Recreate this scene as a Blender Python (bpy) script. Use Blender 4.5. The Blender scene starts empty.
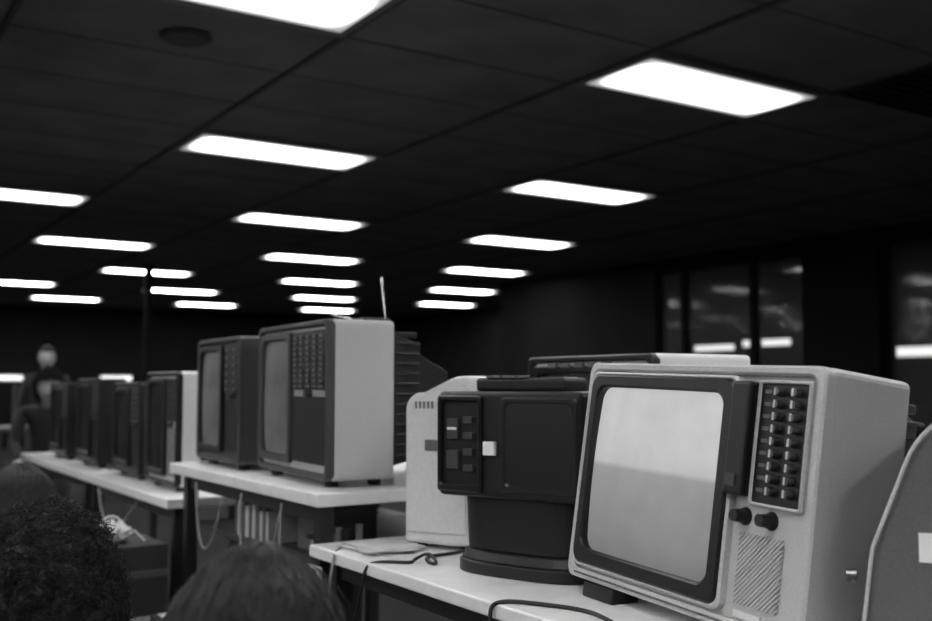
import bpy, bmesh, math, random
from mathutils import Vector, Matrix, noise
random.seed(7)
scn = bpy.context.scene
scn.view_settings.view_transform = 'Standard'
scn.view_settings.look = 'None'
scn.view_settings.exposure = 0.0
COL = scn.collection
EYE = 1.15
ZC = EYE + 1.457
TT = 0.74

# ---------------------------------------------------------------- materials
def mat(name, g, rough=0.5, spec=0.5, var=0.0, vscale=60, bump=0.0, metallic=0.0, coat=0.0, emit=None):
    m = bpy.data.materials.new(name); m.use_nodes = True
    nt = m.node_tree; b = nt.nodes['Principled BSDF']
    c = (g, g, g, 1)
    b.inputs['Base Color'].default_value = c
    b.inputs['Roughness'].default_value = rough
    b.inputs['Specular IOR Level'].default_value = spec
    b.inputs['Metallic'].default_value = metallic
    b.inputs['Coat Weight'].default_value = coat
    if var > 0 or bump > 0:
        tc = nt.nodes.new('ShaderNodeTexCoord')
        n = nt.nodes.new('ShaderNodeTexNoise'); n.inputs['Scale'].default_value = vscale
        n.inputs['Detail'].default_value = 4
        nt.links.new(tc.outputs['Object'], n.inputs['Vector'])
        if var > 0:
            r = nt.nodes.new('ShaderNodeMapRange')
            r.inputs['From Min'].default_value = 0.3; r.inputs['From Max'].default_value = 0.7
            r.inputs['To Min'].default_value = g * (1 - var); r.inputs['To Max'].default_value = g * (1 + var)
            nt.links.new(n.outputs['Fac'], r.inputs['Value'])
            nt.links.new(r.outputs['Result'], b.inputs['Base Color'])
        if bump > 0:
            bp = nt.nodes.new('ShaderNodeBump'); bp.inputs['Strength'].default_value = bump
            bp.inputs['Distance'].default_value = 0.002
            nt.links.new(n.outputs['Fac'], bp.inputs['Height'])
            nt.links.new(bp.outputs['Normal'], b.inputs['Normal'])
    if emit:
        b.inputs['Emission Color'].default_value = (1, 1, 1, 1)
        b.inputs['Emission Strength'].default_value = emit
    return m

M = {}
def lampmat():
    # prismatic diffuser: brightest over the tubes, falling off to the frame
    m = mat('diffuser_lit', 0.6, 0.6, emit=15.0)
    nt = m.node_tree; b = nt.nodes['Principled BSDF']
    tc = nt.nodes.new('ShaderNodeTexCoord'); sp = nt.nodes.new('ShaderNodeSeparateXYZ')
    nt.links.new(tc.outputs['Object'], sp.inputs[0])
    def edge(axis, half, soft):
        a = nt.nodes.new('ShaderNodeMath'); a.operation = 'ABSOLUTE'; nt.links.new(sp.outputs[axis], a.inputs[0])
        r = nt.nodes.new('ShaderNodeMapRange'); r.interpolation_type = 'SMOOTHSTEP'
        r.inputs['From Min'].default_value = half; r.inputs['From Max'].default_value = half-soft
        nt.links.new(a.outputs[0], r.inputs['Value']); return r
    ex, ey = edge('X', .57, .14), edge('Y', .235, .20)
    mu = nt.nodes.new('ShaderNodeMath'); mu.operation = 'MULTIPLY'
    nt.links.new(ex.outputs[0], mu.inputs[0]); nt.links.new(ey.outputs[0], mu.inputs[1])
    pw = nt.nodes.new('ShaderNodeMath'); pw.operation = 'POWER'; pw.inputs[1].default_value = 1.4
    nt.links.new(mu.outputs[0], pw.inputs[0])
    s = nt.nodes.new('ShaderNodeMapRange'); s.inputs['To Min'].default_value = .30; s.inputs['To Max'].default_value = 31
    nt.links.new(pw.outputs[0], s.inputs['Value']); nt.links.new(s.outputs[0], b.inputs['Emission Strength'])
    return m
M['lamp'] = lampmat()
M['farglow'] = mat('far_strip_glow', 0.8, 0.5, emit=1.2)  # emission for the added strips on the far wall
M['lampframe'] = mat('troffer_frame', 0.12, 0.5)
M['tile'] = mat('ceiling_tile', 0.15, 0.95, 0.1, var=0.15, vscale=3, bump=0.3)
M['tbar'] = mat('ceiling_tbar', 0.06, 0.8, 0.2)
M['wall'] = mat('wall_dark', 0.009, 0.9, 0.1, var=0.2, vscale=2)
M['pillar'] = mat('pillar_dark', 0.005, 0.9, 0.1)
M['floor'] = mat('floor_carpet', 0.018, 0.95, 0.1, var=0.3, vscale=80, bump=0.4)
M['shell'] = mat('plastic_lightgrey', 0.46, 0.42, 0.45, var=0.10, vscale=320, bump=0.08)
M['shell2'] = mat('plastic_silver', 0.55, 0.4, 0.4, var=0.10, vscale=150, bump=0.1)
M['white'] = mat('plastic_white', 0.66, 0.4, 0.4, var=0.06, vscale=120)
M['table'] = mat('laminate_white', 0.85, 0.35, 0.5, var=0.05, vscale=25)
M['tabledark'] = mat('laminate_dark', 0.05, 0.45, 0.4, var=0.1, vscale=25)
M['grey'] = mat('plastic_midgrey', 0.12, 0.5, 0.4, var=0.12, vscale=200, bump=0.1)
M['grey2'] = mat('plastic_darkgrey', 0.05, 0.5, 0.4, var=0.1, vscale=200, bump=0.1)
M['dark'] = mat('plastic_dark', 0.012, 0.42, 0.35, var=0.1, vscale=100)
M['black'] = mat('plastic_black', 0.006, 0.4, 0.4)
M['chrome'] = mat('chrome', 0.7, 0.25, metallic=1.0)
M['knobd'] = mat('knob_dark', 0.06, 0.25, 0.7)
M['label'] = mat('paper_label', 0.85, 0.6)
M['cable'] = mat('cable_black', 0.01, 0.5)
M['cableg'] = mat('cable_grey', 0.30, 0.5)
M['paper'] = mat('paper', 0.55, 0.8, var=0.15, vscale=10)
M['card'] = mat('cardboard', 0.09, 0.8, var=0.2, vscale=20)
M['scrdark'] = mat('crt_glass_dark', 0.02, 0.25, 0.35)
M['scrgrey'] = mat('crt_glass_grey', 0.16, 0.5, 0.3, var=.4, vscale=6)
M['skin'] = mat('skin', 0.38, 0.5, 0.4, var=0.06, vscale=12)
M['hair'] = mat('hair_black', 0.009, 0.6, 0.3)
M['hair2'] = mat('hair_dark', 0.026, 0.42, 0.4)
M['shirt'] = mat('shirt_white', 0.7, 0.8, var=0.05, vscale=30)
M['shirtd'] = mat('sweater_dark', 0.016, 0.9, var=0.2, vscale=60)
M['jeans'] = mat('jeans', 0.04, 0.9, var=0.2, vscale=60)
M['metal'] = mat('metal_leg', 0.05, 0.4, metallic=0.5)
M['outglow'] = mat('outside_strip_glow', 0.5, emit=2.2)  # emission for the added strips outside the windows

def screen_bands():  # screen with emissive grey bands, brighter in the upper half
    m = bpy.data.materials.new('crt_emissive_bands'); m.use_nodes = True
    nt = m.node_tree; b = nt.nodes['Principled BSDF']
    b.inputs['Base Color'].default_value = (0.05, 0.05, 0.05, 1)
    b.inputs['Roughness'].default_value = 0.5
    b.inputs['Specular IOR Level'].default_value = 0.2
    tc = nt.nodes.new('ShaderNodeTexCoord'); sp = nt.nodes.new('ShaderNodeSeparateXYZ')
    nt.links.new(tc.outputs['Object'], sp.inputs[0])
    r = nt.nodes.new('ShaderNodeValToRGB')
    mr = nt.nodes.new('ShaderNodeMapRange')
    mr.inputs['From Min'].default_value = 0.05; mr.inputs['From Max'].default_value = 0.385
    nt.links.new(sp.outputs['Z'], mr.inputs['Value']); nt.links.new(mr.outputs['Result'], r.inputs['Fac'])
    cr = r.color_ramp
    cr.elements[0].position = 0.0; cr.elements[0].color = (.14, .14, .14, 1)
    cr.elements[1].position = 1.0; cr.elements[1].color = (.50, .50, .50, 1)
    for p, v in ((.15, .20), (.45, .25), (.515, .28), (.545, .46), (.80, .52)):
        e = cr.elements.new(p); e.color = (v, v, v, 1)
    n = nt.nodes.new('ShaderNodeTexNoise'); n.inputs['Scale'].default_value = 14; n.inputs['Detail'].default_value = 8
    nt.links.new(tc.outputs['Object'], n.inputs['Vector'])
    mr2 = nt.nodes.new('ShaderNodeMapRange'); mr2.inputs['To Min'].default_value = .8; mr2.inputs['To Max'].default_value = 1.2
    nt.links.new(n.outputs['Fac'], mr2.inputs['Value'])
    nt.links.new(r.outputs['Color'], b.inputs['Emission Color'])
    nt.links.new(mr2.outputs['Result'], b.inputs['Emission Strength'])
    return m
M['scrbands'] = screen_bands()

def glass():
    m = bpy.data.materials.new('window_glass'); m.use_nodes = True
    nt = m.node_tree; nt.nodes.clear()
    o = nt.nodes.new('ShaderNodeOutputMaterial')
    t = nt.nodes.new('ShaderNodeBsdfTransparent'); t.inputs['Color'].default_value = (.9, .9, .9, 1)
    g = nt.nodes.new('ShaderNodeBsdfGlossy'); g.inputs['Roughness'].default_value = 0.07
    g.inputs['Color'].default_value = (.8, .8, .8, 1)
    d = nt.nodes.new('ShaderNodeBsdfDiffuse'); d.inputs['Color'].default_value = (.12, .12, .12, 1)
    m1 = nt.nodes.new('ShaderNodeMixShader'); m1.inputs[0].default_value = 0.012
    m2 = nt.nodes.new('ShaderNodeMixShader'); m2.inputs[0].default_value = 0.25
    nt.links.new(t.outputs[0], m2.inputs[1]); nt.links.new(d.outputs[0], m2.inputs[2])
    nt.links.new(m2.outputs[0], m1.inputs[1]); nt.links.new(g.outputs[0], m1.inputs[2])
    nt.links.new(m1.outputs[0], o.inputs[0])
    return m
M['glass'] = glass()

# ---------------------------------------------------------------- helpers
def empty(name, loc=(0, 0, 0), mtx=None):
    e = bpy.data.objects.new(name, None); COL.objects.link(e); e.empty_display_size = .1
    if mtx is not None: e.matrix_world = mtx
    else: e.location = loc
    return e

def obj(name, bm, m, parent=None, bevel=0, seg=2, smooth=False, mods=None):
    me = bpy.data.meshes.new(name); bmesh.ops.recalc_face_normals(bm, faces=bm.faces)
    bm.to_mesh(me); bm.free()
    for x in (m if isinstance(m, (list, tuple)) else [m]): me.materials.append(M[x])
    if smooth: 
        for p in me.polygons: p.use_smooth = True
    o = bpy.data.objects.new(name, me); COL.objects.link(o)
    if parent is not None: o.parent = parent
    if bevel > 0:
        b = o.modifiers.new('bev', 'BEVEL'); b.width = bevel; b.segments = seg; b.limit_method = 'ANGLE'
        b.angle_limit = math.radians(40)
    return o

def addbox(bm, x0, x1, y0, y1, z0, z1, mi=0):
    v = [bm.verts.new(p) for p in ((x0,y0,z0),(x1,y0,z0),(x1,y1,z0),(x0,y1,z0),(x0,y0,z1),(x1,y0,z1),(x1,y1,z1),(x0,y1,z1))]
    for f in ((0,3,2,1),(4,5,6,7),(0,1,5,4),(1,2,6,5),(2,3,7,6),(3,0,4,7)):
        q = bm.faces.new([v[i] for i in f]); q.material_index = mi

def addfrust(bm, a, b, mi=0):
    pts = []
    for (x0,x1,z0,z1,y) in (a, b): pts += [(x0,y,z0),(x1,y,z0),(x1,y,z1),(x0,y,z1)]
    v = [bm.verts.new(p) for p in pts]
    for f in ((0,1,2,3),(7,6,5,4),(0,4,5,1),(1,5,6,2),(2,6,7,3),(3,7,4,0)):
        q = bm.faces.new([v[i] for i in f]); q.material_index = mi

def addcyl(bm, c, axis, r, L, n=20, r2=None, mi=0):
    z = Vector(axis).normalized(); q = z.to_track_quat('Z', 'Y').to_matrix()
    r2 = r if r2 is None else r2
    A = []; B = []
    for i in range(n):
        t = 2*math.pi*i/n
        A.append(bm.verts.new(Vector(c) + q @ Vector((r*math.cos(t), r*math.sin(t), 0))))
        B.append(bm.verts.new(Vector(c) + q @ Vector((r2*math.cos(t), r2*math.sin(t), L))))
    fs = [bm.faces.new(A[::-1]), bm.faces.new(B)]
    for i in range(n): fs.append(bm.faces.new((A[i], A[(i+1)%n], B[(i+1)%n], B[i])))
    for f in fs: f.material_index = mi

def box(name, x0, x1, y0, y1, z0, z1, m, parent=None, bevel=0):
    bm = bmesh.new(); addbox(bm, x0, x1, y0, y1, z0, z1)
    return obj(name, bm, m, parent, bevel)

def se(t, n):
    c, s = math.cos(t), math.sin(t)
    return (math.copysign(abs(c)**(2/n), c), math.copysign(abs(s)**(2/n), s))

def rr(hx, hz, r):
    r = min(r, hx*.95, hz*.95); Q = []
    for i in range(5): Q.append((hx, (hz-r)*i/5))
    for i in range(7):
        a = math.pi/2*i/6; Q.append((hx-r+r*math.cos(a), hz-r+r*math.sin(a)))
    for i in range(1, 5): Q.append(((hx-r)*(1-i/5), hz))
    P = []
    for x, z in Q: P.append((x, z))
    P.append((0, hz))
    for x, z in Q[:0:-1]: P.append((-x, z))
    P.append((-hx, 0))
    for x, z in Q[1:]: P.append((-x, -z))
    P.append((0, -hz))
    for x, z in Q[:0:-1]: P.append((x, -z))
    return P

def addring(bm, outer, inner, yf, yo, yi, no=14, ni=7, N=64, mi=0):
    def rect(r, k, y):
        cx, cz = (r[0]+r[1])/2, (r[2]+r[3])/2; hx, hz = (r[1]-r[0])/2, (r[3]-r[2])/2
        return [bm.verts.new((cx+a, y, cz+b)) for a, b in rr(hx, hz, min(hx, hz)*2.1/k)]
    e = .004
    rings = [rect(outer, no, yo), rect(outer, no, yf+e), rect((outer[0]+e, outer[1]-e, outer[2]+e, outer[3]-e), no, yf),
             rect((inner[0]-e, inner[1]+e, inner[2]-e, inner[3]+e), ni, yf), rect(inner, ni, yf+e), rect(inner, ni, yi)]
    for a, b in zip(rings, rings[1:]):
        n = len(a)
        for i in range(n):
            f = bm.faces.new((a[i], a[(i+1)%n], b[(i+1)%n], b[i])); f.material_index = mi

def addscreen(bm, r, y, bulge, n=7, N=64, K=8):
    cx, cz = (r[0]+r[1])/2, (r[2]+r[3])/2; hx, hz = (r[1]-r[0])/2, (r[3]-r[2])/2
    c = bm.verts.new((cx, y-bulge, cz)); prev = None
    O = rr(hx, hz, min(hx, hz)*2.1/n)
    for k in range(1, K+1):
        s = k/K; L = []
        for a, b in O:
            u, v = a/hx*s, b/hz*s
            L.append(bm.verts.new((cx+hx*u, y-bulge*(1-min(1,(u*u+v*v)/1.9)), cz+hz*v)))
        n_ = len(L)
        for i in range(n_):
            if prev is None: bm.faces.new((c, L[i], L[(i+1)%n_]))
            else: bm.faces.new((prev[i], L[i], L[(i+1)%n_], prev[(i+1)%n_]))
        prev = L

def curve(name, splines, r, m, parent=None, res=2, taper=None, bres=1):
    cu = bpy.data.curves.new(name, 'CURVE'); cu.dimensions = '3D'; cu.bevel_depth = r
    cu.bevel_resolution = bres; cu.resolution_u = res
    for pts in splines:
        s = cu.splines.new('NURBS' if len(pts) > 3 and res > 1 else 'POLY'); s.points.add(len(pts)-1)
        for i, p in enumerate(pts):
            s.points[i].co = (*p, 1)
            if taper: s.points[i].radius = taper(i/(len(pts)-1))
        if s.type == 'NURBS': s.use_endpoint_u = True; s.order_u = 3
    cu.materials.append(M[m])
    o = bpy.data.objects.new(name, cu); COL.objects.link(o)
    if parent is not None: o.parent = parent
    return o

def tvmatrix(loc, yaw, pitch, roll=0.0):
    a = Vector((math.cos(yaw), math.sin(yaw), 0)); b = Vector((-math.sin(yaw), math.cos(yaw), 0)); c = Vector((0, 0, 1))
    b, c = b*math.cos(pitch)-c*math.sin(pitch), c*math.cos(pitch)+b*math.sin(pitch)
    a, c = a*math.cos(roll)+c*math.sin(roll), c*math.cos(roll)-a*math.sin(roll)
    m = Matrix((a, b, c)).transposed().to_4x4(); m.translation = Vector(loc)
    return m

# ---------------------------------------------------------------- room
XW = 8.4
XL, YN, YF, XR2, YJ = -14.0, -3.0, 20.0, 11.0, 12.0
box('floor', XL, XR2, YN, YF, -.1, 0, 'floor')
bm = bmesh.new(); addbox(bm, XL, XW+.2, YN, YJ, ZC+.012, ZC+.15); addbox(bm, XL, XR2, YJ, YF, ZC+.012, ZC+.15)
obj('ceiling', bm, 'tile')
g = bmesh.new()
x = .63 - 1.22*12
while x < XR2:
    if x > XL: addbox(g, x-.012, x+.012, YN if x < XW else YJ, YF, ZC, ZC+.013)
    x += 1.22
y = 3.195 - .61*10
while y < YF:
    if y > YN: addbox(g, XL, XR2 if y > YJ else XW, y-.005, y+.005, ZC+.009, ZC+.0125)
    y += .61
obj('ceiling_grid', g, 'tbar')

bm = bmesh.new()
ops = [(-1.6, .6), (1.0, 3.2), (3.6, 5.80), (6.66, 8.81)]
zb, zt = .70, EYE+1.34
yy = YN
for a, b in ops:
    addbox(bm, XW, XW+.2, yy, a, 0, ZC+.01); addbox(bm, XW, XW+.2, a, b, 0, zb); addbox(bm, XW, XW+.2, a, b, zt, ZC+.01); yy = b
addbox(bm, XW, XW+.2, yy, YJ, 0, ZC+.01)
addbox(bm, XW+.2, XR2, YJ-.2, YJ, 0, ZC+.01)
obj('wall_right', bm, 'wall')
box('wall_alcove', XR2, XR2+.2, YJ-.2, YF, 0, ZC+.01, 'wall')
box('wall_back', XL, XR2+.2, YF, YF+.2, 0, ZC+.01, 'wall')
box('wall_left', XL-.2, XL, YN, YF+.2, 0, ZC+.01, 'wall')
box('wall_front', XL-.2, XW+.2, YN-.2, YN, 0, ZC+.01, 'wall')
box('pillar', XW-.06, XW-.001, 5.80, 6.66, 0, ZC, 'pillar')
for k, (a, b) in enumerate(ops):
    e = empty('window_%d' % (k+1))
    fr = bmesh.new()
    for y0, y1 in ((a, a+.03), (b-.03, b)): addbox(fr, XW+.05, XW+.13, y0, y1, zb, zt)
    addbox(fr, XW+.05, XW+.13, a, b, zb, zb+.04); addbox(fr, XW+.05, XW+.13, a, b, zt-.04, zt)
    for m_ in ((7.39, 8.40) if k == 3 else (a+(b-a)*.5,)): addbox(fr, XW+.04, XW+.14, m_-.04, m_+.04, zb+.04, zt-.04)
    obj('frame', fr, 'pillar', e)
    box('pane', XW+.085, XW+.095, a+.03, b-.03, zb+.04, zt-.04, 'glass', e)
    box('sill', XW-.05, XW-.001, a, b, zb-.04, zb, 'pillar', e)
e = empty('column')
box('shaft', 3.45, 3.53, 12.46, 12.54, 0, ZC, 'pillar', e)
box('collar', 3.42, 3.56, 12.43, 12.57, 0, .12, 'pillar', e)

def troffer(X, Y):
    e = empty('ceiling_light', (X, Y, ZC))
    bm = bmesh.new()
    addring(bm, (-.60,.60,-.29,.29), (-.565,.565,-.23,.23), -.006, .012, .010, 40, 30, 32)
    bmesh.ops.rotate(bm, verts=bm.verts, cent=(0,0,0), matrix=Matrix.Rotation(math.radians(90), 3, 'X'))
    obj('frame', bm, 'lampframe', e)
    bm = bmesh.new(); addbox(bm, -.566, .566, -.231, .231, -.004, .0)
    obj('diffuser', bm, 'lamp', e)
for j in range(-2, 7):
    for i in range(-11, 9):
        if (i+j) % 2 == 0: continue
        X = .02 + 1.22*i; Y = 3.5 + 2.44*j
        if X > (XW-.7 if Y < YJ else XR2-.7) or Y > YF-.5: continue
        if (i, j) in ((5, 0), (6, 1), (7, 1), (0, 1)): continue
        troffer(X, Y)
e = empty('ceiling_vent', (4.9, 2.89, ZC))
box('opening', -.59, .59, -.29, .29, -.008, 0, 'black', e)
bm = bmesh.new()
for k in range(9): addbox(bm, -.57, .57, -.27+k*.065, -.255+k*.065, -.014, -.008)
obj('slats', bm, 'pillar', e)
e = empty('ceiling_speaker', (1.29, 4.15, ZC))
bm = bmesh.new(); addcyl(bm, (0,0,-.012), (0,0,1), .09, .012, 24, .11); obj('cover', bm, 'tbar', e)

bm = bmesh.new(); addbox(bm, 24, 26, -10, 60, -3, 8)
obj('neighbour_building', bm, 'wall')
e = empty('outside_glow_strips', (0,0,0))  # added glowing strips standing in for bright streaks in the window glass
bm = bmesh.new()
for (y0, y1, z0, z1) in ((19.6, 21.3, 2.30, 2.48), (21.75, 23.3, 2.22, 2.38), (24.6,25.3,2.3,2.55), (14.8, 16.9, 1.88, 2.12), (11, 13, 1.9, 2.1)):
    addbox(bm, 23.9, 23.999, y0, y1, z0, z1)
obj('added_strips', bm, 'outglow', e)
box('ground_outside', XW+.2, 60, -20, 60, -3.2, -3.0, 'floor')

for (x0, x1) in ((2.7, 3.35), (3.45, 4.05), (4.7, 5.3)):  # added glowing strips standing in for distant windows and hallway lights
    e = empty('far_light_strip', ((x0+x1)/2, YF, EYE+.12)); hw = (x1-x0)/2
    box('strip_back', -hw, hw, -.03, -.001, -.07, .07, 'lampframe', e)
    box('glow_strip', -hw+.02, hw-.02, -.07, -.03, -.04, .04, 'farglow', e)

# ---------------------------------------------------------------- tables
def table(name, x0, x1, y0, y1, top, th=.035, lower=None, m='table', lo=.06):
    e = empty(name)
    box('top', x0, x1, y0, y1, top-th, top, m, e, .004)
    bm = bmesh.new()
    for X in (x0+.06, x1-.06):
        for Y in (y0+lo, y1-.06): addbox(bm, X-.02, X+.02, Y-.02, Y+.02, 0, top-th)
    addbox(bm, x0+.05, x0+.07, y0+lo+.02, y1-.08, top-th-.05, top-th)
    obj('legs', bm, 'metal', e)
    if lower: box('lower_shelf', x0+.08, x1-.02, y0+lo-.02, y1-.04, lower-.02, lower, 'grey2', e, .002)
    return e
XF = 1.105
table('display_table', XF, 2.20, -.35, 2.44, TT, .03, .50)
table('raised_display_table', XF, 1.95, 2.395, 3.64, .872, .035, .665, 'table', .085)
table('display_table', XF, 1.95, 3.66, 5.0, TT)
table('display_table', XF, 1.95, 5.05, 6.6, TT)

# ---------------------------------------------------------------- televisions
def tv_base(name, loc, yaw, pitch, w, h, d, shell='shell', hump=.22, rim='shell', humpmat='dark', feet=.02, roll=0.0):
    e = empty(name, mtx=tvmatrix(loc, yaw, pitch, roll))
    bm = bmesh.new(); addbox(bm, 0, w, 0, d, 0, h); obj('cabinet', bm, shell, e, .012, 3)
    bm = bmesh.new(); addring(bm, (0,w,0,h), (.016,w-.016,.018,h-.016), -.014, .01, .002, 26, 20, 80)
    obj('front_rim', bm, rim, e, smooth=False)
    if hump:
        bm = bmesh.new()
        addfrust(bm, (.03,w-.03,.03,h-.03,d-.002), (.06,w-.06,.05,h-.06,d+hump*.45))
        addfrust(bm, (.09,w-.09,.06,h-.08,d+hump*.45-.001), (.14,w-.14,.08,h-.14,d+hump))
        for k in range(12):
            xx = .06+(w-.12)*k/11
            addbox(bm, xx-.004, xx+.004, d+.01, d+hump*.4, h-.045, h-.028)
            zz = .06+(h-.12)*k/11
            addbox(bm, w-.045, w-.036, d+.01, d+hump*.4, zz-.003, zz+.003)
            addbox(bm, .036, .045, d+.01, d+hump*.4, zz-.003, zz+.003)
        obj('rear_housing', bm, humpmat, e, .006)
    if feet:
        bm = bmesh.new()
        for X in (.07, w-.07):
            fx = X*math.sin(roll)
            fr = max(.004, feet + fx)
            addcyl(bm, (X, .03, -fr), (0,0,1), .018, fr+.003, 14, .022)
            fb = max(.003, feet + fx - (d-.03)*math.tan(pitch))
            addcyl(bm, (X, d-.03, -fb), (0,0,1), .018, fb+.003, 14, .022)
        obj('feet', bm, 'black', e)
    return e

def knob(bm, x, z, r, L, y=-.0, mi=0):
    addcyl(bm, (x, y, z), (0,-1,0), r, L, 18, r*.85, mi)

# (1) large television in the foreground
w, h, d = .628, .425, .175
e = tv_base('television', (1.308, 1.622, TT+.032), -1.672, .135, w, h, d, 'shell', .20, 'shell', 'grey2', .034, -.027)
bm = bmesh.new(); addring(bm, (.020,.440,.030,h-.024), (.044,.412,.058,h-.048), -.020, .0, .0, 18, 13, 96); obj('screen_bezel', bm, 'black', e)
bm = bmesh.new(); addscreen(bm, (.040,.416,.054,h-.044), -.0015, .014, 16, 96, 12); obj('screen', bm, 'scrbands', e, smooth=True)
bm = bmesh.new(); addring(bm, (.015,.447,.024,h-.018), (.022,.439,.032,h-.026), -.017, .0, -.005, 22, 20, 96); obj('screen_trim', bm, 'shell2', e)
box('tuner_door', .442, .486, -.030, -.001, h*.50, h*.935, 'dark', e, .006)
box('tuner_door_latch', .452, .474, -.034, -.029, h*.53, h*.58, 'grey2', e, .002)
box('tuner_panel', .488, .594, -.008, -.001, h*.48, h*.935, 'black', e, .004)
bm = bmesh.new()
for r in range(9):
    z = h*.90 - r*h*.046
    for c_, X in enumerate((.535, .572)):
        knob(bm, X, z, .0078, .014, -.008, 0)
        addbox(bm, X-.0015, X+.0015, -.0235, -.0220, z-.006, z+.006, 1)
    addbox(bm, .500, .514, -.010, -.008, z-.003, z+.003, 2)
obj('channel_selectors', bm, ['knobd', 'shell2', 'grey'], e)
bm = bmesh.new(); addring(bm, (.484,.598,h*.47,h*.945), (.490,.592,h*.485,h*.932), -.011, 0, -.006, 20, 20, 48); obj('tuner_trim', bm, 'shell2', e)
bm = bmesh.new()
for X in (.474, .532):
    knob(bm, X, h*.425, .0150, .006, -.001, 0); knob(bm, X, h*.425, .0115, .024, -.004, 0)
obj('volume_knobs', bm, 'black', e)
bm = bmesh.new()
gx0, gx1, gz0, gz1 = .462, .560, h*.10, h*.365
for k in range(-14, 24):
    s = gx0 + k*.0075*1.1
    t0 = max(0, (gx0-s)); t1 = min(gz1-gz0, gx1-s)
    if t1-t0 < .004: continue
    p = [(s+t0, gz0+t0), (s+t0+.005, gz0+t0), (s+t1+.005, gz0+t1), (s+t1, gz0+t1)]
    A = [bm.verts.new((a, -.0015, b)) for a, b in p]; B = [bm.verts.new((a, -.0045, b)) for a, b in p]
    bm.faces.new(B); [bm.faces.new((A[i], A[(i+1)%4], B[(i+1)%4], B[i])) for i in range(4)]
obj('speaker_grille', bm, 'shell', e)
box('badge', .47, .53, -.004, -.001, h*.05, h*.078, 'white', e, .001)
bm = bmesh.new(); addbox(bm, .03, .58, -.0165, -.0145, .008, .012)
obj('lower_trim', bm, 'chrome', e)
box('stand_block', .06, .16, -.012, .05, -.0315, -.002, 'black', e, .004)

def tv_std(loc, yaw, w, h, d, shell, rim, scr, split=.62, panel='black', hump=.22, humpmat='dark', feet=.02, nb=(2,7), grille='grey2', bez='black', pitch=0, btn='grey'):
    e = tv_base('television', loc, yaw, pitch, w, h, d, shell, hump, rim, humpmat, feet)
    s = w*split
    bm = bmesh.new(); addring(bm, (.02,s,.03,h-.024), (.040,s-.020,.053,h-.045), -.016, 0, .0, 16, 9, 64); obj('screen_bezel', bm, bez, e)
    bm = bmesh.new(); addscreen(bm, (.036,s-.016,.049,h-.041), -.0015, .010, 10); obj('screen', bm, scr, e, smooth=True)
    px0, px1 = s+.012, w-.024
    box('control_panel', px0, px1, -.008, -.001, h*.56, h*.94, panel, e, .003)
    bm = bmesh.new(); nc, nr = nb
    for r in range(nr):
        for c_ in range(nc):
            X = px0+(px1-px0)*(c_+.5)/nc; z = h*.90-(h*.32)*r/(nr-1)
            W = (px1-px0)/nc*.24
            addbox(bm, X-W, X+W, -.014, -.008, z-.004, z+.004)
    obj('channel_buttons', bm, btn, e, .001)
    bm = bmesh.new()
    for k in range(14):
        z = h*.09+k*h*.43/14
        addbox(bm, px0, px1, -.006, -.001, z, z+h*.012)
    obj('speaker_grille', bm, grille, e)
    bm = bmesh.new(); knob(bm, (px0+px1)/2, h*.535, .012, .02, -.001); obj('volume_knob', bm, 'grey2', e)
    return e

ST = .872
e = tv_std((1.218, 3.058, ST+.02), -1.632, .581, .435, .188, 'shell', 'grey2', 'scrgrey', .50, 'black', .24, 'dark', .02, (5, 10), 'dark', 'grey2', 0, 'grey')
box('vent_strip', .30, .557, -.009, -.001, .04, .225, 'dark', e, .002)
curve('antenna', [[(.555,.17,.435),(.555,.17,.455)], [(.555,.17,.440),(.535,.165,.558)], [(.44,.12,.445),(.33,.10,.465)]], .0032, 'chrome', e, 1)
box('antenna_base', .43, .56, .10, .18, .435, .443, 'grey2', e, .003)
tv_std((1.20, 3.60, ST+.02), -1.60, .46, .415, .16, 'grey2', 'grey2', 'scrgrey', .60, 'dark', .25, 'dark', .02, (2, 6), 'dark', 'dark')
tv_std((1.215, 4.30, TT+.02), -1.60, .46, .44, .085, 'white', 'dark', 'scrdark', .62, 'dark', .30, 'dark', .02, (2, 6), 'dark', 'dark', 0, 'grey2')
tv_std((1.22, 4.86, TT+.02), -1.57, .44, .40, .12, 'grey2', 'dark', 'scrdark', .62, 'dark', .25, 'dark', .02, (2, 6), 'dark')
tv_std((1.22, 5.60, TT+.02), -1.57, .46, .42, .12, 'dark', 'dark', 'scrdark', .62, 'dark', .25, 'dark', .02, (2, 6), 'dark')
tv_std((1.22, 6.30, TT+.02), -1.57, .46, .40, .12, 'dark', 'dark', 'scrdark', .62, 'dark', .25, 'dark', .02, (2, 6), 'dark')

# (5) television behind the foreground one
e = tv_std((1.70, 2.28, TT+.02), -1.571, .50, .465, .33, 'white', 'dark', 'scrdark', .62, 'black', 0, 'dark', .02)
bm = bmesh.new()
for k in range(5): addbox(bm, .10+k*.055, .135+k*.055, -.02, -.014, .465-.030, .465-.018)
obj('top_buttons', bm, 'grey', e)

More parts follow.
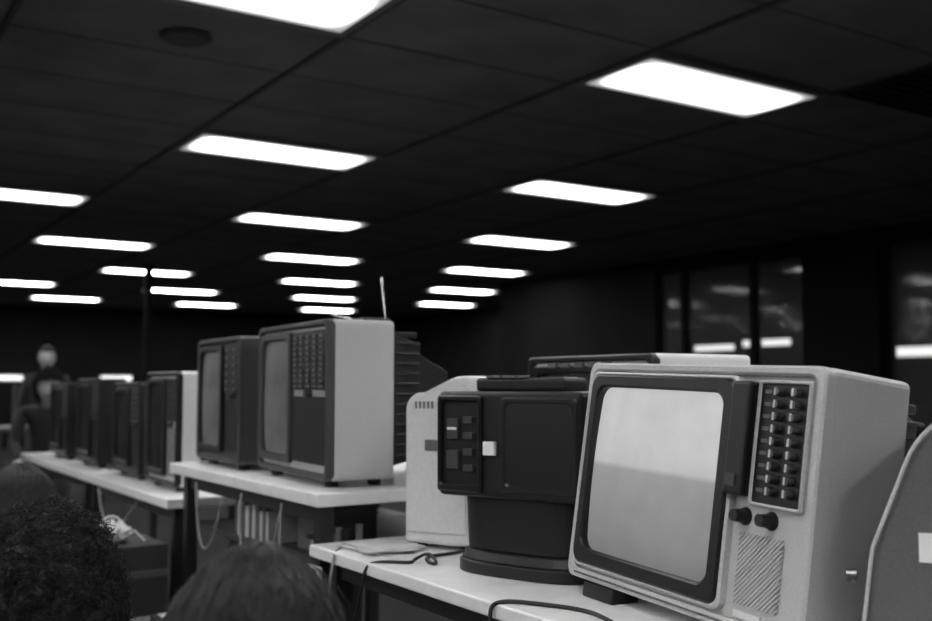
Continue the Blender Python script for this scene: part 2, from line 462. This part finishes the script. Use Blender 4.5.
# (6) dark television on pedestal
e = empty('pedestal_television', mtx=tvmatrix((1.200, 1.960, TT), -1.22, 0))
w, h = .37, .395
bm = bmesh.new(); addbox(bm, 0, w, 0, .20, .165, h); obj('cabinet', bm, 'dark', e, .010, 3)
bm = bmesh.new(); addfrust(bm, (.03,w-.02,.18,h-.04,.198), (.09,w-.08,.22,h-.10,.25)); obj('rear_housing', bm, 'dark', e, .01)
bm = bmesh.new()
def slab(z0, z1, a, b):
    A = []; B = []; n = 48
    for i in range(n):
        u, v = se(2*math.pi*(i+.5)/n, 3.4)
        A.append(bm.verts.new((w*.52+a[0]*u, .115+a[1]*v, z0))); B.append(bm.verts.new((w*.52+b[0]*u, .115+b[1]*v, z1)))
    bm.faces.new(A[::-1]); bm.faces.new(B)
    for i in range(n): bm.faces.new((A[i], A[(i+1)%n], B[(i+1)%n], B[i]))
slab(0, .028, (.172,.120), (.172,.120)); slab(.028, .05, (.168,.115), (.158,.105)); slab(.05, .166, (.155,.10), (.160,.102))
obj('pedestal', bm, 'dark', e, .004)
bm = bmesh.new(); addring(bm, (.004,.125,.175,h-.008), (.014,.115,.19,h-.022), -.012, .0, -.003, 16, 12, 48); obj('control_frame', bm, 'black', e)
bm = bmesh.new()
addbox(bm, .03,.06,-.008,-.0,.29,.335,0); addbox(bm, .032,.058,-.010,-.008,.310,.316,1)
addbox(bm, .03,.062,-.010,-.0,.225,.265,0)
addbox(bm, .130,.160,-.010,-.0,.258,.287,1)
for k in range(4): addbox(bm, .075,.10,-.008,0,.22+k*.035,.235+k*.035,0)
obj('controls', bm, ['grey2','label'], e, .001)
bm = bmesh.new(); addring(bm, (.17,w-.006,.18,h-.012), (.185,w-.02,.195,h-.026), -.005, 0, -.001, 16, 12, 48); obj('screen_bezel', bm, 'dark', e)
bm = bmesh.new(); addscreen(bm, (.183,w-.018,.193,h-.024), -.001, .002, 8); obj('screen', bm, 'dark', e, smooth=True)
e = empty('cassette_recorder', mtx=tvmatrix((1.30, 1.96, TT+.395), -1.22, 0))
bm = bmesh.new(); addbox(bm, 0, .24, 0, .10, 0, .030); obj('body', bm, 'dark', e, .008, 3)
bm = bmesh.new()
for k in range(5): addbox(bm, .03+k*.022, .048+k*.022, .0, .022, .030, .036)
addbox(bm, .16,.22,.03,.09,.030,.032)
obj('keys', bm, 'grey', e, .002)

def prism(prof, y0, y1, m, parent, name, bevel=.01):
    bm = bmesh.new()
    A = [bm.verts.new((x, y0, z)) for x, z in prof]; B = [bm.verts.new((x, y1, z)) for x, z in prof]
    bm.faces.new(A); bm.faces.new(B[::-1]); n = len(prof)
    for i in range(n): bm.faces.new((A[i], B[i], B[(i+1)%n], A[(i+1)%n]))
    return obj(name, bm, m, parent, bevel, 3)
def arcpts(cx, cz, r, a0, a1, n=8):
    return [(cx+r*math.cos(math.radians(a0+(a1-a0)*i/n)), cz+r*math.sin(math.radians(a0+(a1-a0)*i/n))) for i in range(n+1)]
# (7) white television, seen from its side
e = empty('white_television', mtx=tvmatrix((1.290, 2.270, TT), -1.1, 0))
prof = [(0,.012),(.19,.012),(.19,.432)] + [(.15,.430),(.10,.410)] + arcpts(.045,.345,.045,80,180,6)
prism(prof, 0, .25, 'white', e, 'cabinet')
prism([(x*.90+.01, z*.92+.03) for x, z in prof], -.005, .0, 'white', e, 'side_panel', .002)
bm = bmesh.new()
for k in range(5): addbox(bm, .035+.012*k, .040+.012*k, -.007, -.005, .35, .368)
addbox(bm, .065,.100,-.008,-.005,.245,.272)
obj('label_and_slots', bm, 'grey', e)
bm = bmesh.new()
for X in (.03,.16):
    for Y in (.04,.21): addcyl(bm, (X,Y,0), (0,0,1), .014, .014, 12)
obj('feet', bm, 'black', e)

# (8) grey portable set at the right edge
e = empty('portable_television', mtx=tvmatrix((1.262, .925, TT), -1.02, 0))
prof = [(.0,.014),(.36,.014),(.36,.380)] + arcpts(.18,.262,.118,90,160,10) + [(.022,.18)]
prism(prof, 0, .27, 'grey', e, 'cabinet', .012)
rim = [(x, -.003, z) for x, z in prof]; rim.append(rim[0])
curve('edge_trim', [rim], .003, 'shell2', e, 1)
bm = bmesh.new(); addcyl(bm, (-.002,.03,.135), (-1,0,0), .010, .014, 16, .008); obj('knobs', bm, 'knobd', e)
bm = bmesh.new(); addbox(bm, .082,.16,-.003,-.0005,.165,.205); obj('label', bm, 'label', e)
bm = bmesh.new()
for X in (.04,.32):
    for Y in (.04,.23): addcyl(bm, (X,Y,0), (0,0,1), .014, .016, 12)
obj('feet', bm, 'black', e)

# ---------------------------------------------------------------- things under & on tables
def book_row(name, x, y0, n, z, hmin, hmax, dep=.16):
    e = empty(name, (x, y0, z)); bm = bmesh.new(); y = 0
    for k in range(n):
        t = random.uniform(.012, .032); hh = random.uniform(hmin, hmax); dd = dep*random.uniform(.8, 1)
        addbox(bm, 0, dd, y, y+t, 0, hh, k % 3); y += t+.001
    obj('volumes', bm, ['paper', 'card', 'grey'], e, .001)
book_row('manual_row', 1.20, 2.95, 14, .6655, .09, .135)
def carton(name, x, y, z, sx, sy, sz, rot=0, m='card'):
    e = empty(name, (x, y, z)); e.rotation_euler = (0, 0, rot)
    box('body', -sx/2, sx/2, -sy/2, sy/2, 0, sz, m, e, .002)
    bm = bmesh.new(); addbox(bm, -sx/2-.002, sx/2+.002, -.02, .02, sz, sz+.001); addbox(bm, -sx/2-.004, sx/2+.004, -sy/2-.004, sy/2+.004, sz*.82, sz*.86)
    obj('tape_and_lid_seam', bm, 'grey', e)
carton('storage_box', 1.36, 2.80, .6655, .20, .13, .12, .1, 'grey')
carton('shelf_tray', 1.38, 1.30, .5005, .25, .34, .10, .05, 'grey')
carton('shelf_tray', 1.40, 1.87, .5005, .34, .42, .06, -.04, 'grey')
def papers(name, x, y, z, n=5, s=1):
    e = empty(name, (x, y, z)); bm = bmesh.new()
    for k in range(n):
        m4 = Matrix.Rotation(random.uniform(-.3, .3), 4, 'Z') @ Matrix.Translation((random.uniform(-.01,.01), random.uniform(-.01,.01), 0))
        n0 = len(bm.verts); addbox(bm, -.09*s,.09*s,-.12*s,.12*s, k*.002, k*.002+.0018)
        bm.verts.ensure_lookup_table()
        for v in bm.verts[n0:]: v.co = m4 @ v.co
    obj('sheets', bm, 'paper', e)
papers('paper_stack', 1.225, 2.27, TT+.0005, 6, .75)
e = empty('chassis_parts', (1.20, 2.52, .6655)); bm = bmesh.new()
addbox(bm, 0,.14,0,.10,0,.03,0)
for k in range(6): addcyl(bm, (.02+.02*(k%3)*2,.02+.045*(k//3),.03), (0,0,1), .010+.003*(k%2), .05+.01*(k%3), 14, None, 1+k%2)
addbox(bm, .02,.12,.075,.10,.03,.09,0)
obj('valves_and_frame', bm, ['grey2', 'paper', 'knobd'], e, .001)
e = empty('wire_reel', (1.25, 2.68, .6655)); bm = bmesh.new()
for zz in (0, .05): addcyl(bm, (0,0,zz), (0,0,1), .04, .006, 24)
addcyl(bm, (0,0,.006), (0,0,1), .028, .045, 20, None, 1)
obj('reel', bm, ['grey2', 'paper'], e)
carton('cardboard_box', .97, 3.10, 0, .22, .40, .42, .1)
carton('cardboard_box', .96, 2.62, 0, .22, .34, .34, -.12, 'grey2')
carton('cardboard_box', .94, 3.78, 0, .26, .46, .60, .05, 'grey2')
carton('cardboard_box', .92, 4.45, 0, .28, .40, .52, -.05)
carton('cardboard_box', .90, 5.05, 0, .28, .40, .62, .08, 'grey2')
bm = bmesh.new(); bmesh.ops.create_icosphere(bm, subdivisions=4, radius=1)
for v in bm.verts:
    n = noise.noise(v.co*2.3)*.6+noise.noise(v.co*6)*.3
    v.co = Vector((v.co.x*.05*(1+n), v.co.y*.07*(1+n), max(0, (v.co.z+.9)*.030*(1+n))))
e2 = empty('carrier_bag', (.93, 3.70, .602)); obj('bag', bm, 'white', e2, smooth=True)
curve('bag_handles', [[(-.03,0,.04),(-.04,0,.08),(0,0.01,.09),(.03,0,.07),(.02,0,.03)], [(.02,-.05,.03),(.05,-.07,.05),(.06,-.09,.03),(.08,-.11,.01)]], .003, 'white', e2, 6)
e = empty('multimeter', (.95, 3.05, .4215)); bm = bmesh.new(); addbox(bm, -.05,.05,-.07,.07,0,.04,0); addbox(bm, -.035,.035,0,.055,.04,.043,1); addcyl(bm, (0,-.035,.04), (0,0,1), .018, .012, 20, None, 0)
obj('body', bm, ['dark', 'paper'], e, .003)
papers('paper_stack', .92, 4.40, .5225, 4, .7)
e = empty('power_strip', (XF-.003, 2.40, .66))
box('housing', -.012, .0, -.05, .03, 0, .035, 'paper', e, .003)
bm = bmesh.new()
for k in range(2): addbox(bm, -.032, -.012, -.042+k*.036, -.018+k*.036, .006, .030)
obj('plugs', bm, 'grey', e, .003)
def cable(name, pts, r=.004, m='cable'):
    curve(name, [pts], r, m, None, 8, bres=2)
z = TT+.004
cable('power_cable', [(1.60,2.15,z),(1.42,2.14,z),(1.33,2.10,z),(1.25,2.10,z),(1.21,2.02,z),(1.22,1.99,z),(1.23,2.05,z+.02),(1.20,2.07,z),(1.18,2.04,z),(1.13,2.1,z),(1.10,2.12,z-.01),(1.094,2.13,TT-.08),(1.09,2.17,TT-.17),(1.12,2.2,TT-.2)])
cable('signal_cable', [(1.2,2.40,z),(1.11,2.30,z+.002),(1.09,2.27,TT-.03),(1.085,2.29,TT-.12),(1.07,2.34,TT-.2),(1.07,2.39,TT-.3),(1.08,2.41,.3),(1.08,2.41,.01)], .0035, 'cableg')
cable('extension_cable', [(1.095,1.55,.45),(1.093,1.58,.60),(1.09,1.60,TT-.02),(1.105,1.60,z+.003),(1.17,1.52,z),(1.20,1.44,z),(1.18,1.36,z),(1.16,1.30,z),(1.18,1.24,z)], .004)
cable('hanging_cable', [(1.08,2.40,.66),(1.07,2.38,.60),(1.07,2.32,.54),(1.08,2.22,.50),(1.10,2.1,.53),(1.14,2.0,.505)], .0035, 'cableg')
cable('hanging_cable', [(1.08,2.36,.66),(1.06,2.34,.56),(1.065,2.37,.42),(1.08,2.38,.3),(1.08,2.3,.01)], .003, 'cable')
cable('hanging_cable', [(1.095,2.9,.83),(1.08,2.88,.75),(1.075,2.82,.62),(1.08,2.74,.58),(1.085,2.66,.64),(1.09,2.6,.8)], .0035, 'cableg')
cable('hanging_cable', [(1.094,2.6,.83),(1.08,2.58,.72),(1.08,2.54,.60),(1.085,2.50,.62),(1.09,2.46,.68)], .003, 'cableg')
cable('hanging_cable', [(1.09,3.3,.83),(1.08,3.26,.72),(1.08,3.2,.62),(1.08,3.1,.66),(1.09,3.05,.8)], .003, 'cableg')
cable('hanging_cable', [(1.09,4.6,.70),(1.08,4.5,.58),(1.08,4.3,.56),(1.08,4.1,.62),(1.09,4.0,.70)], .004, 'cableg')

def stool(x, y, top, r=.15):
    e = empty('stool', (x, y, 0)); bm = bmesh.new()
    addcyl(bm, (0,0,top-.04), (0,0,1), r, .04, 32); obj('seat', bm, 'dark', e, .01, 3)
    bm = bmesh.new()
    for k in range(4):
        t = math.pi/4+k*math.pi/2
        addcyl(bm, (r*.95*math.cos(t), r*.95*math.sin(t), 0), (-.1*r*math.cos(t), -.1*r*math.sin(t), top-.04), .011, (top-.035), 10)
    obj('legs', bm, 'metal', e)

def far_set(x, y, yaw, shell='grey2'):
    tv_std((x, y, TT+.02), yaw, .46, .38, .14, shell, 'dark', 'scrdark', .62, 'dark', .22, 'dark', .02, (2, 6), 'dark')
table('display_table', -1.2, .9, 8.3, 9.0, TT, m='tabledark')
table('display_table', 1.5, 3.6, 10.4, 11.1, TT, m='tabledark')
far_set(.35, 8.45, .1); far_set(-.3, 8.45, .0, 'dark'); far_set(1.7, 10.55, 0); far_set(2.6, 10.55, .05, 'dark')
carton('cardboard_box', .1, 5.9, 0, .5, .5, .80, .3); carton('cardboard_box', .60, 6.6, 0, .5, .4, .95, -.2, 'grey2')
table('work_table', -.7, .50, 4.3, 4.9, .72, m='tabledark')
carton('parts_box', .3, 4.66, .7205, .28, .22, .14, .3, 'grey'); carton('parts_box', -.1, 4.6, .7205, .3, .25, .22, -.3)
e = empty('desk_lamp', (.36, 4.40, .7205)); bm = bmesh.new()
addcyl(bm, (0,0,0), (0,0,1), .06, .015, 24); addcyl(bm, (0,0,.015), (0,0,1), .006, .26, 10); addcyl(bm, (0,0,.265), (.25,-.2,-.35), .02, .07, 20, .055)
obj('arm_and_shade', bm, 'grey', e)

# ---------------------------------------------------------------- people
def skin_obj(E, nm, V, Ed, Rd, m, sub=2):
    me = bpy.data.meshes.new(nm); me.from_pydata(V, Ed, []); o = bpy.data.objects.new(nm, me); COL.objects.link(o); o.parent = E
    sk = o.modifiers.new('skin', 'SKIN'); sv = me.skin_vertices[0].data
    for i, r in enumerate(Rd): sv[i].radius = r if isinstance(r, tuple) else (r, r)
    sv[0].use_root = True
    s = o.modifiers.new('sub', 'SUBSURF'); s.levels = sub; s.render_levels = sub
    me.materials.append(M[m]); sk.use_smooth_shade = True
    return o

def build_head(E, hc, nod, hs, hairtype, seed=1, afro=1.0, turn=0.0):
    bm = bmesh.new(); bmesh.ops.create_uvsphere(bm, u_segments=40, v_segments=30, radius=1)
    for v in bm.verts:
        x, y, z_ = v.co
        jaw = max(0, -z_-.1)
        X = x*.074*(1-.38*jaw*jaw); Y = y*.094*(1-.12*jaw) + (.010*jaw if y > 0 else .03*jaw); Z = z_*.115
        if y > 0:
            Y += .020*math.exp(-((x/.13)**2+((z_+.12)/.16)**2)) + .010*math.exp(-((x/.10)**2+((z_-.05)/.22)**2))
            Y -= .010*(math.exp(-(((abs(x)-.40)/.16)**2+((z_-.06)/.11)**2)))
            Y += .006*math.exp(-((x/.3)**2+((z_+.48)/.07)**2)) + .006*math.exp(-((x/.22)**2+((z_+.8)/.12)**2))
            Y -= .004*math.exp(-((x/.3)**2+((z_+.40)/.04)**2))
        v.co = (X, Y, Z)
    hd = obj('head', bm, 'skin', E, smooth=True); hd.location = hc; hd.rotation_euler = (nod, 0, turn); hd.scale = (hs,)*3
    bm = bmesh.new()
    for s in (-1, 1): bmesh.ops.create_uvsphere(bm, u_segments=12, v_segments=8, radius=.0115, matrix=Matrix.Translation((s*.030,.080,.006)))
    obj('eyes', bm, 'white', hd, smooth=True)
    bm = bmesh.new()
    for s in (-1, 1): bmesh.ops.create_uvsphere(bm, u_segments=10, v_segments=6, radius=.0055, matrix=Matrix.Translation((s*.030,.0885,.006)))
    for s in (-1, 1): addbox(bm, s*.030-.014, s*.030+.014, .082, .092, .022, .027)
    obj('irises_and_brows', bm, 'black', hd, smooth=False)
    bm = bmesh.new()
    for s in (-1, 1): bmesh.ops.create_uvsphere(bm, u_segments=14, v_segments=10, radius=1, matrix=Matrix.Translation((s*.076,-.004,-.004)) @ Matrix.Diagonal((.009,.017,.031,1)))
    obj('ears', bm, 'skin', hd, smooth=True)
    box('lips', -.022, .022, .088, .098, -.060, -.050, 'grey', hd, .004)
    rnd = random.Random(seed)
    bm = bmesh.new(); bmesh.ops.create_icosphere(bm, subdivisions=5, radius=1)
    th = {'curly': .022*afro, 'long': .012, 'short': .008}[hairtype]
    dl = [v for v in bm.verts if (v.co.y > .35 and v.co.z < .50) or v.co.z < (-.75 if hairtype != 'short' else -.45)]
    bmesh.ops.delete(bm, geom=dl, context='VERTS')
    A = .10 if hairtype == 'curly' else .03; B = .06 if hairtype == 'curly' else 0
    for v in bm.verts:
        n = 1+noise.noise(v.co*(5 if hairtype == 'curly' else 3))*A + noise.noise(v.co*14)*B
        v.co = Vector((v.co.x*(.078+th)*n, v.co.y*(.098+th)*n, v.co.z*(.118+th)*n))
    hm = 'hair' if hairtype != 'long' else 'hair2'
    obj('hair_cap', bm, hm, hd, smooth=True)
    st = []
    if hairtype == 'curly':
        for k in range(5600):
            while True:
                q = Vector((rnd.gauss(0,1), rnd.gauss(0,1), rnd.gauss(0,1))).normalized()
                if not ((q.y > .5 and q.z < .4) or q.z < -.7): break
            nn = 1+noise.noise(q*5)*.10+noise.noise(q*14)*.06
            base = Vector((q.x*(.076+th), q.y*(.096+th), q.z*(.116+th)))*nn; t1 = q.orthogonal().normalized(); t2 = q.cross(t1)
            ph = rnd.random()*6.28; R_ = rnd.uniform(.0025,.0055); L = rnd.uniform(.006,.022)
            dr = (q+Vector((rnd.gauss(0,.5), rnd.gauss(0,.5), rnd.gauss(0,.5)))).normalized()
            st.append([base+dr*(L*i/9)+t1*R_*math.cos(ph+i*.9)+t2*R_*math.sin(ph+i*.9) for i in range(10)])
        curve('hair_curls', st, .0007, hm, hd, 1, bres=0)
    elif hairtype == 'long':
        for k in range(5200):
            az = rnd.uniform(0, 2*math.pi); start = rnd.uniform(.02, 1.1)
            front = math.sin(az) > .45
            end = 1.25 if front else rnd.uniform(1.8, 2.4)
            n_ = 12; pts = []; j1 = rnd.gauss(0,.16); j2 = rnd.gauss(0,.004); w1 = rnd.uniform(.3,1.0)
            lift = max(0, rnd.gauss(.004,.004)) + .010*noise.noise(Vector((math.cos(az)*2, math.sin(az)*2, 0)))
            for i in range(n_):
                th_ = start+(end-start)*i/(n_-1); a2 = az+j1*math.sin(i*w1+k)
                q = Vector((math.sin(th_)*math.cos(a2), math.sin(th_)*math.sin(a2), math.cos(th_)))
                p = Vector((q.x*(.086+lift), q.y*(.106+lift), q.z*(.127+lift)))
                if th_ > 1.6:
                    e_ = (th_-1.6); p = Vector((math.cos(a2)*(.088+lift+.008*e_), math.sin(a2)*(.106+lift), -.0-.17*e_))
                p += Vector((j2, j2, 0))*i*.3
                pts.append(p)
            st.append(pts)
        curve('hair_strands', st, .0006, hm, hd, 1, taper=lambda t: 1.2-.8*t, bres=0)
    return hd

def fingers(E, pv, s, down=False):
    for fi, (dx, L) in enumerate(((-.027,.060),(-.009,.070),(.009,.066),(.027,.052))):
        if not down:
            b0 = pv[2]+Vector((dx,0,0)); P = [b0, b0+Vector((dx*.1,L*.45,-.004)), b0+Vector((dx*.15,L*.78,-.018)), b0+Vector((dx*.15,L,-.034))]
        else:
            b0 = pv[2]+Vector((0,dx,0)); P = [b0, b0+Vector((-s*.003,dx*.1,-L*.45)), b0+Vector((-s*.012,dx*.1,-L*.78)), b0+Vector((-s*.024,dx*.1,-L))]
        skin_obj(E, 'finger', P, [(0,1),(1,2),(2,3)], [(.0095,.009),(.009,.0085),(.0085,.008),(.007,.0065)], 'skin', 1)
    if not down:
        b0 = pv[1]+Vector((-s*.028,-.005,0)); P = [b0, b0+Vector((-s*.018,.022,-.006)), b0+Vector((-s*.022,.045,-.016))]
    else:
        b0 = pv[1]+Vector((0,.028,.005)); P = [b0, b0+Vector((-s*.006,.018,-.022)), b0+Vector((-s*.012,.022,-.045))]
    skin_obj(E, 'thumb', P, [(0,1),(1,2)], [(.011,.011),(.010,.010),(.008,.008)], 'skin', 1)

def person(name, px, py, face, seat, lean, hairtype, shirt, nod=-.25, hs=1.0, seed=1, afro=1.0, turn=0.0, kw=.13):
    E = empty(name, (px, py, 0)); E.rotation_euler = (0, 0, math.atan2(face[1], face[0]) - math.pi/2)
    pz = seat+.105
    sp = lambda s: Vector((0, math.sin(lean)*s, pz+math.cos(lean)*s))
    V = []; Ed = []; Rd = []
    def add(p, r, par=None):
        V.append(Vector(p)); Rd.append(r); i = len(V)-1
        if par is not None: Ed.append((par, i))
        return i
    P0 = add((0,0,pz), (.135,.10)); a = add(sp(.16), (.125,.095), P0); c = add(sp(.34), (.15,.10), a); n0 = add(sp(.46), (.09,.07), c)
    for s in (-1, 1):
        sh = add(sp(.42)+Vector((s*.17, 0, 0)), .055, c)
        el = add(sp(.42)+Vector((s*.21, .10, -.22)), .042, sh)
        wr = add(Vector((s*(kw+.01), .36, seat+.20)), .030, el)
        hip = add((s*.095, .04, pz-.005), .085, P0)
    skin_obj(E, 'torso_and_sleeves', V, Ed, Rd, shirt)
    for s in (-1, 1):
        kx = s*kw
        skin_obj(E, 'trouser_leg', [Vector((s*.09,.03,pz-.005)), Vector((s*(kw+.09)/2,.22,seat+.095)), Vector((kx,.43,seat+.105)), Vector((kx,.44,(seat+.1)*.55)), Vector((kx,.42,.10))],
             [(0,1),(1,2),(2,3),(3,4)], [(.095,.09),(.08,.08),(.062,.062),(.05,.055),(.042,.045)], 'jeans')
        skin_obj(E, 'shoe', [Vector((kx,.39,.045)), Vector((kx,.47,.042)), Vector((kx,.55,.035)), Vector((kx,.60,.03))], [(0,1),(1,2),(2,3)], [(.036,.04),(.04,.04),(.042,.032),(.03,.022)], 'dark')
        w0 = Vector((s*(kw+.01), .36, seat+.20)); pv = [w0, w0+Vector((0,.045,-.015)), w0+Vector((-s*.002,.085,-.022))]
        skin_obj(E, 'hand', pv, [(0,1),(1,2)], [(.024,.022),(.036,.016),(.036,.014)], 'skin')
        fingers(E, pv, s)
    nb = sp(.47); hc = nb+Vector((0, .065, .11))
    skin_obj(E, 'neck', [nb-Vector((0,.01,.04)), nb+Vector((0,.015,.04)), hc+Vector((0,-.01,-.03))], [(0,1),(1,2)], [(.06,.055),(.052,.052),(.05,.05)], 'skin')
    build_head(E, hc, nod, hs, hairtype, seed, afro, turn)
    return E

def standing(name, px, py, face, sc, shirt):
    E = empty(name, (px, py, 0)); E.rotation_euler = (0, 0, math.atan2(face[1], face[0]) - math.pi/2); E.scale = (sc,)*3
    V = []; Ed = []; Rd = []
    def add(p, r, par=None):
        V.append(Vector(p)); Rd.append(r); i = len(V)-1
        if par is not None: Ed.append((par, i))
        return i
    P0 = add((0,0,.95), (.15,.10)); a = add((0,-.01,1.12), (.125,.09), P0); c = add((0,0,1.32), (.16,.105), a); n0 = add((0,-.01,1.45), (.07,.06), c)
    for s in (-1, 1):
        sh = add((s*.17,-.005,1.39), .056, c); el = add((s*.24,-.03,1.11), .042, sh); wr = add((s*.25,.06,.87), .030, el)
    skin_obj(E, 'torso_and_sleeves', V, Ed, Rd, shirt)
    for s in (-1, 1):
        kx = s*.11
        skin_obj(E, 'trouser_leg', [Vector((s*.085,0,.95)), Vector((s*.10,.01,.75)), Vector((kx,.02,.50)), Vector((kx,-.01,.30)), Vector((kx,-.02,.09))], [(0,1),(1,2),(2,3),(3,4)],
             [(.095,.095),(.085,.085),(.062,.062),(.055,.06),(.042,.045)], 'jeans')
        skin_obj(E, 'shoe', [Vector((kx,-.05,.045)), Vector((kx,.03,.042)), Vector((kx,.11,.035)), Vector((kx,.17,.03))], [(0,1),(1,2),(2,3)], [(.036,.04),(.04,.04),(.042,.032),(.03,.022)], 'dark')
        w0 = Vector((s*.25,.06,.87)); pv = [w0, w0+Vector((0,.01,-.045)), w0+Vector((0,.015,-.085))]
        skin_obj(E, 'hand', pv, [(0,1),(1,2)], [(.022,.024),(.016,.036),(.014,.036)], 'skin')
        fingers(E, pv, s, True)
    hc = Vector((0,.02,1.60))
    skin_obj(E, 'neck', [Vector((0,-.01,1.42)), Vector((0,0,1.49)), hc+Vector((0,-.01,-.03))], [(0,1),(1,2)], [(.06,.055),(.052,.052),(.05,.05)], 'skin')
    build_head(E, hc, -.1, 1.0, 'short')
    return E

person('seated_person_curly_hair', .325, 1.425, (.02, 1), .175, .55, 'curly', 'shirt', -.3, 1.08, 3, 1.5)
stool(.325, 1.425, .175, .13)
person('seated_person_long_hair', .110, 1.055, (.98, .20), .230, .62, 'long', 'shirtd', -.25, 1.0, 5, 1.0, .75, .09)
stool(.110, 1.055, .230, .13)
person('seated_person_wavy_hair', .43, 2.33, (.05, 1), .235, .66, 'long', 'shirtd', -.3, .98, 9)
stool(.43, 2.33, .235, .13)
standing('standing_person', 1.72, 9.16, (-.2, -1), .86, 'shirtd')
person('seated_visitor', 1.45, 7.55, (-.3, -.95), .45, .15, 'curly', 'shirtd', -.1, .95, 11, 1.0)
stool(1.45, 7.55, .45, .15)

# ---------------------------------------------------------------- world + camera
w_ = bpy.data.worlds.new('night'); scn.world = w_; w_.use_nodes = True
w_.node_tree.nodes['Background'].inputs[0].default_value = (.003, .003, .003, 1)
cam = bpy.data.cameras.new('camera'); co = bpy.data.objects.new('camera', cam); COL.objects.link(co)
cam.sensor_width = 36; cam.lens = 1015.5/932*36; cam.clip_start = .02; cam.clip_end = 200
cam.dof.use_dof = True; cam.dof.focus_distance = 1.85; cam.dof.aperture_fstop = 3.0
co.location = (0, 0, EYE); co.rotation_euler = (math.pi/2+.0728, 0, -.5765)
scn.camera = co
